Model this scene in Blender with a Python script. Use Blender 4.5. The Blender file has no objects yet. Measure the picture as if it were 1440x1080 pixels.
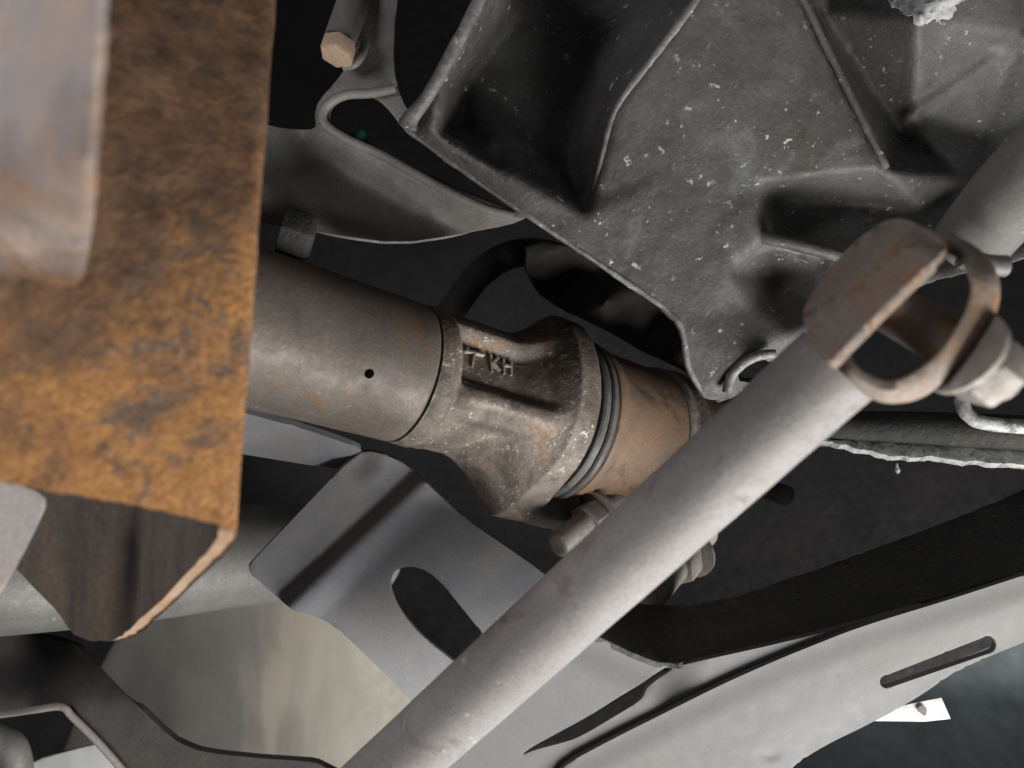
import bpy, bmesh, math, random
from mathutils import Vector, Matrix, noise
from mathutils.geometry import delaunay_2d_cdt

random.seed(7)
sc = bpy.context.scene
COL = sc.collection
F = 1130.0            # focal length in pixels of the 1440 px wide photograph

# ------------------------------------------------------------------ camera
cam_d = bpy.data.cameras.new('camera')
cam = bpy.data.objects.new('camera', cam_d)
COL.objects.link(cam)
cam.location = (0, 0, 0)
cam.rotation_euler = (math.radians(90), 0, 0)
cam_d.sensor_width = 36.0
cam_d.lens = 36.0 * F / 1440.0
cam_d.clip_start = 0.01
cam_d.clip_end = 50
cam_d.dof.use_dof = True
cam_d.dof.focus_distance = 0.43
cam_d.dof.aperture_fstop = 6.5
sc.camera = cam

# ------------------------------------------------------------------ light
world = bpy.data.worlds.new('World')
sc.world = world
world.use_nodes = True
bg = world.node_tree.nodes['Background']
bg.inputs[0].default_value = (0.80, 0.88, 1.0, 1)
bg.inputs[1].default_value = 0.034

def area(name, loc, target, sx, sy, watt, col):
    d = bpy.data.lights.new(name, 'AREA')
    d.shape = 'RECTANGLE'; d.size = sx; d.size_y = sy
    d.energy = watt; d.color = col
    o = bpy.data.objects.new(name, d)
    COL.objects.link(o)
    o.location = loc
    o.rotation_euler = (Vector(target) - Vector(loc)).to_track_quat('-Z', 'Y').to_euler()
    return o

area('daylight_low', (0.52, 0.06, -0.66), (0.02, 0.40, -0.04), 0.62, 0.45, 15.5, (1.0, 0.99, 0.97))
area('daylight_side', (-0.44, -0.03, 0.15), (-0.12, 0.18, 0.07), 0.16, 0.22, 1.6, (0.96, 0.96, 1.0))
area('daylight_far', (0.95, -0.45, 0.10), (0.2, 0.45, 0.05), 0.6, 0.5, 0.30, (0.95, 0.98, 1.0))

sc.render.engine = 'CYCLES'
sc.cycles.use_denoising = True
sc.cycles.max_bounces = 5
sc.view_settings.view_transform = 'Standard'
sc.view_settings.look = 'None'
sc.view_settings.gamma = 1
sc.view_settings.exposure = 0.3
sc.view_settings.use_curve_mapping = False

# ------------------------------------------------------------------ materials
def dirty(name, c1, c2, s1=40, bias=0.5, soft=0.12, speck=None, speck_amt=0.0, speck_scale=420,
          dust=None, dust_amt=0.0, dust_scale=90, rough=0.7, metal=0.0, bump=0.35, bump_scale=500,
          bump_dist=0.0006, grain=0.25, wear=None, wear_at=0.53, stretch=None, third=None, third_bias=0.6, third_scale=25, spec=0.35):
    m = bpy.data.materials.new(name)
    m.use_nodes = True
    nt = m.node_tree; N = nt.nodes; L = nt.links
    b = N['Principled BSDF']
    tc = N.new('ShaderNodeTexCoord')
    co = tc.outputs['Object']
    if stretch:
        mp = N.new('ShaderNodeMapping')
        mp.inputs['Scale'].default_value = stretch[0]
        mp.inputs['Rotation'].default_value = stretch[1]
        L.new(co, mp.inputs[0]); cs = mp.outputs[0]
    else:
        cs = co
    def nz(scale, detail=6, ro=0.6, vec=None, dist=0.0):
        n = N.new('ShaderNodeTexNoise')
        n.inputs['Scale'].default_value = scale
        n.inputs['Detail'].default_value = detail
        n.inputs['Roughness'].default_value = ro
        n.inputs['Distortion'].default_value = dist
        L.new(vec or co, n.inputs['Vector'])
        return n.outputs['Fac']
    def rng(src, a, bb, lo=0.0, hi=1.0):
        r = N.new('ShaderNodeMapRange')
        r.inputs[1].default_value = a; r.inputs[2].default_value = bb
        r.inputs[3].default_value = lo; r.inputs[4].default_value = hi
        L.new(src, r.inputs[0]); return r.outputs[0]
    def mix(f, a, bb, mode='MIX'):
        x = N.new('ShaderNodeMix'); x.data_type = 'RGBA'; x.blend_type = mode
        if isinstance(f, float): x.inputs[0].default_value = f
        else: L.new(f, x.inputs[0])
        for v, i in ((a, 6), (bb, 7)):
            if isinstance(v, tuple): x.inputs[i].default_value = (*v, 1)
            else: L.new(v, x.inputs[i])
        return x.outputs[2]
    def mul(a, bb):
        x = N.new('ShaderNodeMath'); x.operation = 'MULTIPLY'
        L.new(a, x.inputs[0])
        if isinstance(bb, float): x.inputs[1].default_value = bb
        else: L.new(bb, x.inputs[1])
        return x.outputs[0]
    col = mix(rng(nz(s1, 8, 0.62, cs, 0.4), bias - soft, bias + soft), c1, c2)
    if third:
        col = mix(rng(nz(third_scale, 7, 0.65, co, 0.8), third_bias - 0.05, third_bias + 0.06), col, third)
    if dust:
        col = mix(mul(rng(nz(dust_scale, 7, 0.7), 0.42, 0.62), dust_amt), col, dust)
    fine = nz(bump_scale * 1.3, 4, 0.7)
    col = mix(rng(fine, 0.25, 0.75, 1.0 - grain, 1.0 + grain), (0, 0, 0), col, 'MIX') if False else col
    g = N.new('ShaderNodeHueSaturation')
    L.new(rng(fine, 0.25, 0.75, 1.0 - grain, 1.0 + grain), g.inputs['Value'])
    L.new(col, g.inputs['Color']); col = g.outputs[0]
    if speck:
        mask = mul(rng(nz(speck_scale, 5, 0.7), 0.66 - speck_amt * 0.1, 0.72 - speck_amt * 0.1), rng(nz(speck_scale * 0.12, 3), 0.42, 0.58))
        col = mix(mask, col, speck)
    if wear:
        ge = N.new('ShaderNodeNewGeometry')
        pm = N.new('ShaderNodeMath'); pm.operation = 'MULTIPLY_ADD'; pm.inputs[1].default_value = 0.10
        L.new(nz(220, 6, 0.7), pm.inputs[0]); L.new(ge.outputs['Pointiness'], pm.inputs[2])
        col = mix(rng(pm.outputs[0], wear_at + 0.05, wear_at + 0.085, 0.0, 0.75), col, wear)
    L.new(col, b.inputs['Base Color'])
    b.inputs['Metallic'].default_value = metal
    b.inputs['Specular IOR Level'].default_value = spec
    L.new(rng(nz(120, 5), 0.3, 0.7, max(rough - 0.12, 0.05), min(rough + 0.12, 1.0)), b.inputs['Roughness'])
    bp = N.new('ShaderNodeBump')
    bp.inputs['Strength'].default_value = bump
    bp.inputs['Distance'].default_value = bump_dist
    ad = N.new('ShaderNodeMath'); ad.operation = 'ADD'
    L.new(nz(bump_scale, 6, 0.65), ad.inputs[0])
    L.new(mul(nz(bump_scale * 0.2, 5), 1.5), ad.inputs[1])
    L.new(ad.outputs[0], bp.inputs['Height'])
    L.new(bp.outputs[0], b.inputs['Normal'])
    return m

M = {}
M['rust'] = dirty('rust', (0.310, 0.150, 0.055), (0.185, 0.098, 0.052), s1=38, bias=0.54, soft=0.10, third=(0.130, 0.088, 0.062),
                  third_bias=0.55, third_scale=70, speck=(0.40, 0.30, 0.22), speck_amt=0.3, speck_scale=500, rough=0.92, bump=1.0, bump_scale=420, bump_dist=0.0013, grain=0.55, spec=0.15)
def brown_rust(m):  # browner and darker towards the upper left, orange at the lower right
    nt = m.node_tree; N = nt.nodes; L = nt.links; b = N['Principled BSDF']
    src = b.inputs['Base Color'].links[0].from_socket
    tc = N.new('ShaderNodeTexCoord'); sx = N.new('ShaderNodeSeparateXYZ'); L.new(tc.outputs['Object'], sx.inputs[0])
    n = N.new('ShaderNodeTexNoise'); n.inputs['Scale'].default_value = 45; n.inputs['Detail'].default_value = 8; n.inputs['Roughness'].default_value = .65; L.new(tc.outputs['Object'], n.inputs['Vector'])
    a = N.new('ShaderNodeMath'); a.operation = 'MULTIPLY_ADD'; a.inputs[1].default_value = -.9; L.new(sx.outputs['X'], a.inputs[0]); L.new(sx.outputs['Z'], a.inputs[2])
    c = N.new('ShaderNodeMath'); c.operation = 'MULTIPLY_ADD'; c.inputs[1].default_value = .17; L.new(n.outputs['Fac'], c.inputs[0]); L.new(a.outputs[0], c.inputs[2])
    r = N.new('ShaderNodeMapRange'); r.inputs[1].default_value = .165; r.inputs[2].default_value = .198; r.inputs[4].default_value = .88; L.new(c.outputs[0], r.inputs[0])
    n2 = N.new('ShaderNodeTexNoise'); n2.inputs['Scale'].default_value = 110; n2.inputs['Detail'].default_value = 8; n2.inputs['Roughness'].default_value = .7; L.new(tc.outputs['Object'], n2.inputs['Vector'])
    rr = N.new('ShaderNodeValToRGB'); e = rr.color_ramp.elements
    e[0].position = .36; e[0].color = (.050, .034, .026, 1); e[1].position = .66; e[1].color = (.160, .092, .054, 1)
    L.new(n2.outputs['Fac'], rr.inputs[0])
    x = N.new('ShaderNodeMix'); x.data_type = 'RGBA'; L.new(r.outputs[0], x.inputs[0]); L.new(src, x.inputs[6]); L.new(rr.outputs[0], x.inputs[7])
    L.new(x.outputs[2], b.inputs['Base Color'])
brown_rust(M['rust'])
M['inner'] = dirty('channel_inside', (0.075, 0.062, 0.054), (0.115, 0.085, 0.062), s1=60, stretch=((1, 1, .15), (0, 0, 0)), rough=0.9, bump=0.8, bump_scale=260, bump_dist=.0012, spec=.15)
M['cutedge'] = dirty('rusty_cut_edge', (0.34, 0.25, 0.19), (0.30, 0.19, 0.11), s1=80, rough=0.85, bump=0.7, bump_scale=300, spec=.2)
def dusted(m0):
    m = m0.copy(); m.name = 'dusted_rust'
    nt = m.node_tree; N = nt.nodes; L = nt.links; b = N['Principled BSDF']
    src = b.inputs['Base Color'].links[0].from_socket
    tc = N.new('ShaderNodeTexCoord'); sx = N.new('ShaderNodeSeparateXYZ'); L.new(tc.outputs['Object'], sx.inputs[0])
    n = N.new('ShaderNodeTexNoise'); n.inputs['Scale'].default_value = 45; n.inputs['Detail'].default_value = 7; L.new(tc.outputs['Object'], n.inputs['Vector'])
    c = N.new('ShaderNodeMath'); c.operation = 'MULTIPLY_ADD'; c.inputs[1].default_value = .07; L.new(n.outputs['Fac'], c.inputs[0]); L.new(sx.outputs['Z'], c.inputs[2])
    r = N.new('ShaderNodeMapRange'); r.inputs[1].default_value = .106; r.inputs[2].default_value = .136; r.inputs[4].default_value = .92; L.new(c.outputs[0], r.inputs[0])
    n2 = N.new('ShaderNodeTexNoise'); n2.inputs['Scale'].default_value = 60; n2.inputs['Detail'].default_value = 7; n2.inputs['Roughness'].default_value = .65; L.new(tc.outputs['Object'], n2.inputs['Vector'])
    rr = N.new('ShaderNodeValToRGB'); e = rr.color_ramp.elements
    e[0].position = .36; e[0].color = (.29, .27, .27, 1); e[1].position = .66; e[1].color = (.41, .31, .245, 1)
    L.new(n2.outputs['Fac'], rr.inputs[0])
    x = N.new('ShaderNodeMix'); x.data_type = 'RGBA'; L.new(r.outputs[0], x.inputs[0]); L.new(src, x.inputs[6]); L.new(rr.outputs[0], x.inputs[7])
    L.new(x.outputs[2], b.inputs['Base Color'])
    return m
M['rust_pale'] = dusted(M['rust'])
M['tube'] = dirty('shaft_steel', (0.130, 0.108, 0.092), (0.200, 0.172, 0.148), s1=22, bias=0.52, soft=0.16, third=(0.22, 0.135, 0.072), third_bias=0.60, third_scale=30,
                  speck=(0.50, 0.46, 0.40), speck_amt=0.1, speck_scale=340, rough=0.55, metal=0.25, bump=0.3, bump_scale=520)
M['yoke'] = dirty('cast_yoke', (0.115, 0.094, 0.078), (0.215, 0.178, 0.150), s1=48, bias=0.5, soft=0.10, third=(0.23, 0.15, 0.10), third_bias=0.62, third_scale=45,
                  speck=(0.62, 0.58, 0.52), speck_amt=0.75, speck_scale=330, wear=(0.42, 0.38, 0.33), rough=0.6, metal=0.2, bump=0.55, bump_scale=380, bump_dist=0.0010)
M['sleeve'] = dirty('rusty_sleeve', (0.225, 0.140, 0.086), (0.140, 0.108, 0.082), s1=26, bias=0.56, soft=0.14, third=(0.095, 0.062, 0.042), third_bias=0.56, third_scale=38, speck=(.4, .33, .26), speck_amt=.1, rough=0.65, metal=0.1, bump=0.45, bump_scale=500, grain=0.18)
M['seal'] = dirty('dark_seal', (0.115, 0.110, 0.105), (0.070, 0.068, 0.066), s1=60, rough=0.55, bump=0.2)
M['rod'] = dirty('rod_steel', (0.272, 0.258, 0.247), (0.205, 0.190, 0.178), s1=18, bias=0.52, soft=0.18, speck=(0.55, 0.52, 0.48), speck_amt=0.32, speck_scale=240, third=(0.175, 0.152, 0.135), third_bias=0.61, third_scale=48, rough=0.66, metal=0.04, bump=0.4, bump_scale=520, bump_dist=0.0006, grain=0.22, spec=0.35)
M['eye'] = dirty('rusty_eye', (0.245, 0.205, 0.172), (0.29, 0.170, 0.095), s1=42, bias=0.57, soft=0.10, third=(0.15, 0.085, 0.05), third_bias=0.62, third_scale=60, speck=(0.5, 0.45, 0.38), speck_amt=0.1, rough=0.7, bump=0.5, bump_scale=420, bump_dist=0.0008)
M['bolt'] = dirty('zinc_bolt', (0.30, 0.275, 0.25), (0.22, 0.195, 0.17), s1=70, third=(0.25, 0.15, 0.09), third_bias=0.62, rough=0.6, metal=0.2, bump=0.5, bump_scale=420)
M['bolt_dim'] = dirty('dull_bolt', (0.17, 0.16, 0.148), (0.24, 0.20, 0.17), s1=70, rough=0.6, metal=0.2, bump=0.5, bump_scale=420)
M['alloy'] = dirty('cast_alloy', (0.080, 0.078, 0.076), (0.052, 0.047, 0.042), s1=20, bias=0.53, soft=0.12, third=(0.096, 0.096, 0.096), third_bias=0.6, third_scale=30,
                   speck=(0.52, 0.51, 0.48), speck_amt=0.42, speck_scale=190, wear=(0.16, 0.155, 0.15), wear_at=.545, rough=0.62, metal=0.15, bump=0.5, bump_scale=420, bump_dist=0.0008, grain=0.25)
M['rib'] = dirty('worn_alloy', (0.21, 0.203, 0.193), (0.12, 0.116, 0.111), s1=90, rough=0.55, metal=0.2, bump=0.6, bump_scale=300, bump_dist=0.001, speck=(0.6, 0.58, 0.54), speck_amt=0.6, speck_scale=300)
M['grey'] = dirty('grey_paint', (0.195, 0.199, 0.215), (0.172, 0.175, 0.188), s1=25, speck=(0.35, 0.34, 0.33), speck_amt=-0.1, speck_scale=420, dust=(0.30, 0.28, 0.25), dust_amt=0.35, dust_scale=30, rough=0.75, bump=0.2, bump_scale=700, grain=0.16, spec=0.2)
M['arm'] = dirty('pale_arm', (0.172, 0.169, 0.165), (0.152, 0.154, 0.160), s1=7, bias=0.5, soft=0.25, dust=(0.180, 0.160, 0.135), dust_amt=0.3, dust_scale=10, speck=(0.12, 0.10, 0.08), speck_amt=-0.15, speck_scale=230, rough=0.7, bump=0.01, bump_scale=600, grain=0.10, spec=0.12)
M['tan'] = dirty('tan_bolt', (0.42, 0.30, 0.21), (0.33, 0.23, 0.16), s1=70, rough=0.7, bump=0.4)
M['wall'] = dirty('undersealed_wall', (0.052, 0.058, 0.056), (0.078, 0.074, 0.066), s1=70, speck=(0.3, 0.28, 0.24), speck_amt=0.2, speck_scale=300, rough=0.75, bump=0.9, bump_scale=240, bump_dist=0.0016)
M['press'] = dirty('pressed_steel', (0.150, 0.140, 0.130), (0.095, 0.090, 0.086), s1=28, speck=(0.3, 0.29, 0.27), speck_amt=0.0, rough=0.6, bump=0.3, bump_scale=450)
M['olive'] = dirty('olive_panel', (0.165, 0.160, 0.142), (0.140, 0.137, 0.124), s1=12, rough=0.6, bump=0.2, bump_scale=300, grain=0.08,
                   )
M['pipe'] = dirty('grey_pipe', (0.165, 0.163, 0.152), (0.125, 0.123, 0.114), s1=20, speck=(0.4, 0.38, 0.34), speck_amt=0.2, speck_scale=260, rough=0.55, metal=0.15, bump=0.3)
M['strap'] = dirty('pale_strap', (0.23, 0.23, 0.225), (0.26, 0.215, 0.19), s1=16, rough=0.6, bump=0.2)
M['dark'] = dirty('dark_steel', (0.062, 0.055, 0.049), (0.045, 0.041, 0.038), s1=30, rough=0.7, bump=0.4, speck=(0.16, 0.14, 0.12), speck_amt=0.0)
M['body'] = dirty('underbody_black', (0.012, 0.011, 0.011), (0.008, 0.0075, 0.008), s1=8, rough=0.8, bump=0.5, bump_scale=60, bump_dist=0.004, spec=0.15)
M['rubber'] = dirty('dark_rubber', (0.030, 0.032, 0.030), (0.042, 0.040, 0.035), s1=60, speck=(0.16, 0.15, 0.12), speck_amt=0.2, speck_scale=400, rough=0.75, bump=0.8, bump_scale=300, bump_dist=0.0014, spec=0.25)
M['pale'] = dirty('weathered_strip', (0.40, 0.40, 0.39), (0.14, 0.14, 0.14), s1=160, bias=0.56, soft=0.08, rough=0.5, bump=0.7, bump_scale=260, bump_dist=0.001)
M['white'] = dirty('white_label', (0.50, 0.50, 0.49), (0.44, 0.44, 0.43), s1=20, rough=0.5, bump=0.05, grain=0.04)
M['green'] = dirty('teal_plug', (0.02, 0.16, 0.12), (0.02, 0.10, 0.08), s1=90, rough=0.4, bump=0.2)
M['ground'] = dirty('dim_ground', (0.13, 0.15, 0.157), (0.09, 0.105, 0.112), s1=7, rough=0.8, bump=0.3, bump_scale=40)

def scraped(name):
    m = M['olive'].copy(); m.name = name
    nt = m.node_tree; N = nt.nodes; L = nt.links
    b = N['Principled BSDF']
    src = b.inputs['Base Color'].links[0].from_socket
    tc = N.new('ShaderNodeTexCoord')
    mp = N.new('ShaderNodeMapping'); mp.inputs['Scale'].default_value = (34, 34, 8); mp.inputs['Rotation'].default_value = (0, 0.22, 0)
    L.new(tc.outputs['Object'], mp.inputs[0])
    n = N.new('ShaderNodeTexNoise'); n.inputs['Scale'].default_value = 1.0; n.inputs['Detail'].default_value = 6; n.inputs['Distortion'].default_value = 0.4
    L.new(mp.outputs[0], n.inputs['Vector'])
    sx = N.new('ShaderNodeSeparateXYZ'); L.new(tc.outputs['Object'], sx.inputs[0])
    a = N.new('ShaderNodeMath'); a.operation = 'MULTIPLY_ADD'; a.inputs[1].default_value = 0.22; L.new(n.outputs['Fac'], a.inputs[0]); L.new(sx.outputs['X'], a.inputs[2])
    r = N.new('ShaderNodeMapRange'); r.inputs[1].default_value = 0.080; r.inputs[2].default_value = 0.135; L.new(a.outputs[0], r.inputs[0])
    r2 = N.new('ShaderNodeMapRange'); r2.inputs[1].default_value = 0.32; r2.inputs[2].default_value = 0.62; r2.inputs[3].default_value = 0.4; L.new(n.outputs['Fac'], r2.inputs[0])
    mu = N.new('ShaderNodeMath'); mu.operation = 'MULTIPLY'; L.new(r.outputs[0], mu.inputs[0]); L.new(r2.outputs[0], mu.inputs[1])
    x = N.new('ShaderNodeMix'); x.data_type = 'RGBA'; L.new(mu.outputs[0], x.inputs[0]); L.new(src, x.inputs[6]); x.inputs[7].default_value = (0.27, 0.24, 0.195, 1)
    L.new(x.outputs[2], b.inputs['Base Color'])
    return m
M['scraped'] = scraped('scraped_panel')

# ------------------------------------------------------------------ helpers
def P(px, py, d):
    return Vector(((px - 720.0) / F * d, d, (540.0 - py) / F * d))

def thing(name, label, cat, loc, group=None):
    o = bpy.data.objects.new(name, None)
    o.empty_display_size = 0.02
    COL.objects.link(o)
    o.location = loc
    tag(o, label, cat, group)
    return o

def tag(o, label, cat, group=None):
    o['label'] = label; o['category'] = cat
    if group: o['group'] = group
    return o

def origin_of(parent):
    v = Vector((0, 0, 0))
    while parent is not None:
        v += parent.location; parent = parent.parent
    return v

def link(name, bm, mat, parent=None, angle=38, smooth=True):
    bmesh.ops.recalc_face_normals(bm, faces=bm.faces)
    if parent is None:
        c = Vector((0, 0, 0))
        for v in bm.verts: c += v.co
        c /= max(1, len(bm.verts))
    else:
        c = origin_of(parent)
    for v in bm.verts: v.co -= c
    me = bpy.data.meshes.new(name)
    bm.to_mesh(me); bm.free()
    if smooth:
        for p in me.polygons: p.use_smooth = True
        me.set_sharp_from_angle(angle=math.radians(angle))
    me.materials.append(mat)
    o = bpy.data.objects.new(name, me)
    COL.objects.link(o)
    if parent is None: o.location = c
    else: o.parent = parent
    return o

def chaikin(p, n):
    for _ in range(n):
        q = []
        for i in range(len(p)):
            a = p[i]; b = p[(i + 1) % len(p)]
            q.append((a[0] * .75 + b[0] * .25, a[1] * .75 + b[1] * .25))
            q.append((a[0] * .25 + b[0] * .75, a[1] * .25 + b[1] * .75))
        p = q
    return p

def resample(p, step, keep=False):
    out = []
    n = len(p)
    if keep:
        for i in range(n):
            a = Vector(p[i]); b = Vector(p[(i + 1) % n])
            k = max(1, int(round((b - a).length / step)))
            for j in range(k): out.append(tuple(a.lerp(b, j / k)))
        return out
    pts = [Vector(q) for q in p] + [Vector(p[0])]
    L = [0]
    for i in range(1, len(pts)): L.append(L[-1] + (pts[i] - pts[i - 1]).length)
    k = max(8, int(L[-1] / step)); j = 0
    for i in range(k):
        s = L[-1] * i / k
        while L[j + 1] < s: j += 1
        f = (s - L[j]) / max(1e-9, L[j + 1] - L[j])
        out.append(tuple(pts[j].lerp(pts[j + 1], f)))
    return out

def inside(x, y, poly):
    c = False; j = len(poly) - 1
    for i in range(len(poly)):
        xi, yi = poly[i]; xj, yj = poly[j]
        if (yi > y) != (yj > y) and x < (xj - xi) * (y - yi) / (yj - yi) + xi: c = not c
        j = i
    return c

def sst(a, b, x):
    t = min(1, max(0, (x - a) / (b - a)))
    return t * t * (3 - 2 * t)

def sheet(name, outline, dfun, mat, parent=None, holes=(), th=0.003, step=10, sm=1, rough_edge=0.0, bev=0.0007, hstep=None, hsm=1, nz=0.0, nzf=60, angle=38, lines=()):
    loops = []
    def loop(p, s, it):
        q = chaikin(p, it) if it else p
        q = resample(q, s, keep=(it == 0))
        if rough_edge:
            q = [(x + rough_edge * noise.noise(Vector((x * .06, y * .06, 1))) + rough_edge * .6 * noise.noise(Vector((x * .21, y * .21, 5))),
                  y + rough_edge * noise.noise(Vector((x * .06, y * .06, 9))) + rough_edge * .6 * noise.noise(Vector((x * .21, y * .21, 7)))) for x, y in q]
        return q
    loops.append(loop(outline, step, sm))
    for h in holes: loops.append(loop(h, hstep or step * .7, hsm))
    pts = []; edges = []
    for lp in loops:
        b = len(pts)
        pts += lp
        edges += [(b + i, b + (i + 1) % len(lp)) for i in range(len(lp))]
    for ln in lines:
        a0, b0 = Vector(ln[0]), Vector(ln[1]); k = max(1, int((b0 - a0).length / (step * .8))); prev = None
        for i in range(k + 1):
            q = a0.lerp(b0, i / k)
            ok = inside(q.x, q.y, loops[0]) and not any(inside(q.x, q.y, h) for h in loops[1:]) and all((q.x - c[0]) ** 2 + (q.y - c[1]) ** 2 > (step * .45) ** 2 for lp in loops for c in lp)
            if ok:
                pts.append(tuple(q))
                if prev is not None: edges.append((prev, len(pts) - 1))
                prev = len(pts) - 1
            else: prev = None
    # spatial hash to keep interior points off the rim
    cell = step
    H = {}
    for x, y in pts: H.setdefault((int(x // cell), int(y // cell)), []).append((x, y))
    xs = [p[0] for p in loops[0]]; ys = [p[1] for p in loops[0]]
    rnd = random.Random(hash(len(pts)) & 1023)
    y = min(ys)
    row = 0
    while y < max(ys):
        x = min(xs) + (step * .5 if row % 2 else 0)
        while x < max(xs):
            qx = x + rnd.uniform(-.15, .15) * step; qy = y + rnd.uniform(-.15, .15) * step
            ok = inside(qx, qy, loops[0]) and not any(inside(qx, qy, h) for h in loops[1:])
            if ok:
                cx, cy = int(qx // cell), int(qy // cell)
                for i in (-1, 0, 1):
                    for j in (-1, 0, 1):
                        for (ax, ay) in H.get((cx + i, cy + j), ()):
                            if (ax - qx) ** 2 + (ay - qy) ** 2 < (step * .55) ** 2: ok = False
            if ok: pts.append((qx, qy))
            x += step
        y += step * .87; row += 1
    vs, es, fs, *_ = delaunay_2d_cdt([Vector(p) for p in pts], edges, [], 0, 1e-4)
    tris = []
    for f in fs:
        cx = sum(vs[i].x for i in f) / 3; cy = sum(vs[i].y for i in f) / 3
        if inside(cx, cy, loops[0]) and not any(inside(cx, cy, h) for h in loops[1:]): tris.append(list(f))
    used = sorted({i for t in tris for i in t}); mp = {v: k for k, v in enumerate(used)}
    bm = bmesh.new()
    fv = []
    for i in used:
        p = P(vs[i].x, vs[i].y, dfun(vs[i].x, vs[i].y))
        if nz: p.y += nz * noise.fractal(p * nzf, 0.8, 2.0, 4)
        fv.append(bm.verts.new(p))
    for t in tris:
        try: bm.faces.new([fv[mp[i]] for i in t])
        except ValueError: pass
    bmesh.ops.recalc_face_normals(bm, faces=bm.faces)
    bm.normal_update()
    tot = sum((f.normal.y for f in bm.faces))
    if tot > 0:
        bmesh.ops.reverse_faces(bm, faces=bm.faces); bm.normal_update()
    ff = list(bm.faces)
    bnd = [e for e in bm.edges if len(e.link_faces) == 1]
    back = {v: bm.verts.new(v.co - v.normal * th) for v in fv}
    for f in ff: bm.faces.new([back[v] for v in reversed(f.verts)])
    for e in bnd:
        a, b = e.verts
        bm.faces.new((a, b, back[b], back[a]))
    if bev:
        bmesh.ops.bevel(bm, geom=bnd, offset=bev, segments=2, profile=0.5, affect='EDGES', clamp_overlap=True)
    return link(name, bm, mat, parent, angle)

def frames(path):
    T = []
    n = len(path)
    for i in range(n):
        T.append((path[min(i + 1, n - 1)] - path[max(i - 1, 0)]).normalized())
    r = Vector((0, 0, 1)) if abs(T[0].z) < .9 else Vector((1, 0, 0))
    out = []
    N = (r - T[0] * r.dot(T[0])).normalized()
    for t in T:
        N = (N - t * N.dot(t)).normalized()
        out.append((N, t.cross(N)))
    return out

def catmull(pts, k):
    pts = [Vector(p) for p in pts]
    out = []
    for i in range(len(pts) - 1):
        p0 = pts[max(i - 1, 0)]; p1 = pts[i]; p2 = pts[i + 1]; p3 = pts[min(i + 2, len(pts) - 1)]
        for j in range(k):
            t = j / k
            out.append(0.5 * ((2 * p1) + (p2 - p0) * t + (2 * p0 - 5 * p1 + 4 * p2 - p3) * t * t + (3 * p1 - p0 - 3 * p2 + p3) * t ** 3))
    out.append(pts[-1]); return out

def loft(rings, cap=True, closed=True):
    bm = bmesh.new()
    R = [[bm.verts.new(p) for p in r] for r in rings]
    n = len(R[0])
    for i in range(len(R) - 1):
        for j in range(n if closed else n - 1):
            k = (j + 1) % n
            bm.faces.new((R[i][j], R[i][k], R[i + 1][k], R[i + 1][j]))
    if cap and closed:
        bm.faces.new(R[0][::-1]); bm.faces.new(R[-1])
    return bm

def tube(name, path, rad, mat, parent=None, seg=32, flat=1.0, nz=0.0):
    fr = frames(path); rings = []
    for i, p in enumerate(path):
        r = rad(i / (len(path) - 1)) if callable(rad) else rad
        a, b = fr[i]; ring = []
        for j in range(seg):
            th = 2 * math.pi * j / seg
            q = p + (a * math.cos(th) * flat + b * math.sin(th)) * r
            if nz: q += (q - p).normalized() * nz * noise.fractal(q * 90, .8, 2, 3)
            ring.append(q)
        rings.append(ring)
    return link(name, loft(rings), mat, parent)

def basis(ax, toward):
    ax = ax.normalized()
    w = (toward - ax * toward.dot(ax)).normalized()
    return ax, w, ax.cross(w)

def lathe(name, o, ax, prof, mat, parent=None, seg=48, ref=Vector((0, -1, 0)), nz=0.0, angle=38):
    u, w, v = basis(ax, ref)
    rings = []
    for t, r in prof:
        ring = []
        for j in range(seg):
            th = 2 * math.pi * j / seg
            q = o + u * t + (w * math.cos(th) + v * math.sin(th)) * r
            if nz: q += u * 0 + (w * math.cos(th) + v * math.sin(th)) * nz * noise.fractal(q * 80, .8, 2, 3)
            ring.append(q)
        rings.append(ring)
    return link(name, loft(rings), mat, parent, angle)

def hexhead(name, o, ax, r, h, mat, parent=None, ref=Vector((0, -1, 0.3)), cham=0.12):
    u, w, v = basis(ax, ref)
    rings = []
    for t, k in ((0, 1.0), (h * .82, 1.0), (h, 1 - cham)):
        rings.append([o + u * t + (w * math.cos(i * math.pi / 3 + .3) + v * math.sin(i * math.pi / 3 + .3)) * r * k for i in range(6)])
    bm = loft(rings)
    bmesh.ops.bevel(bm, geom=list(bm.edges), offset=r * .05, segments=2, profile=.5, affect='EDGES', clamp_overlap=True)
    return link(name, bm, mat, parent, 30)

def polydist(x, y, pl):
    best = 1e9
    for i in range(len(pl) - 1):
        ax, ay = pl[i]; bx, by = pl[i + 1]
        dx, dy = bx - ax, by - ay
        t = max(0, min(1, ((x - ax) * dx + (y - ay) * dy) / (dx * dx + dy * dy)))
        best = min(best, math.hypot(x - ax - dx * t, y - ay - dy * t))
    return best

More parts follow.
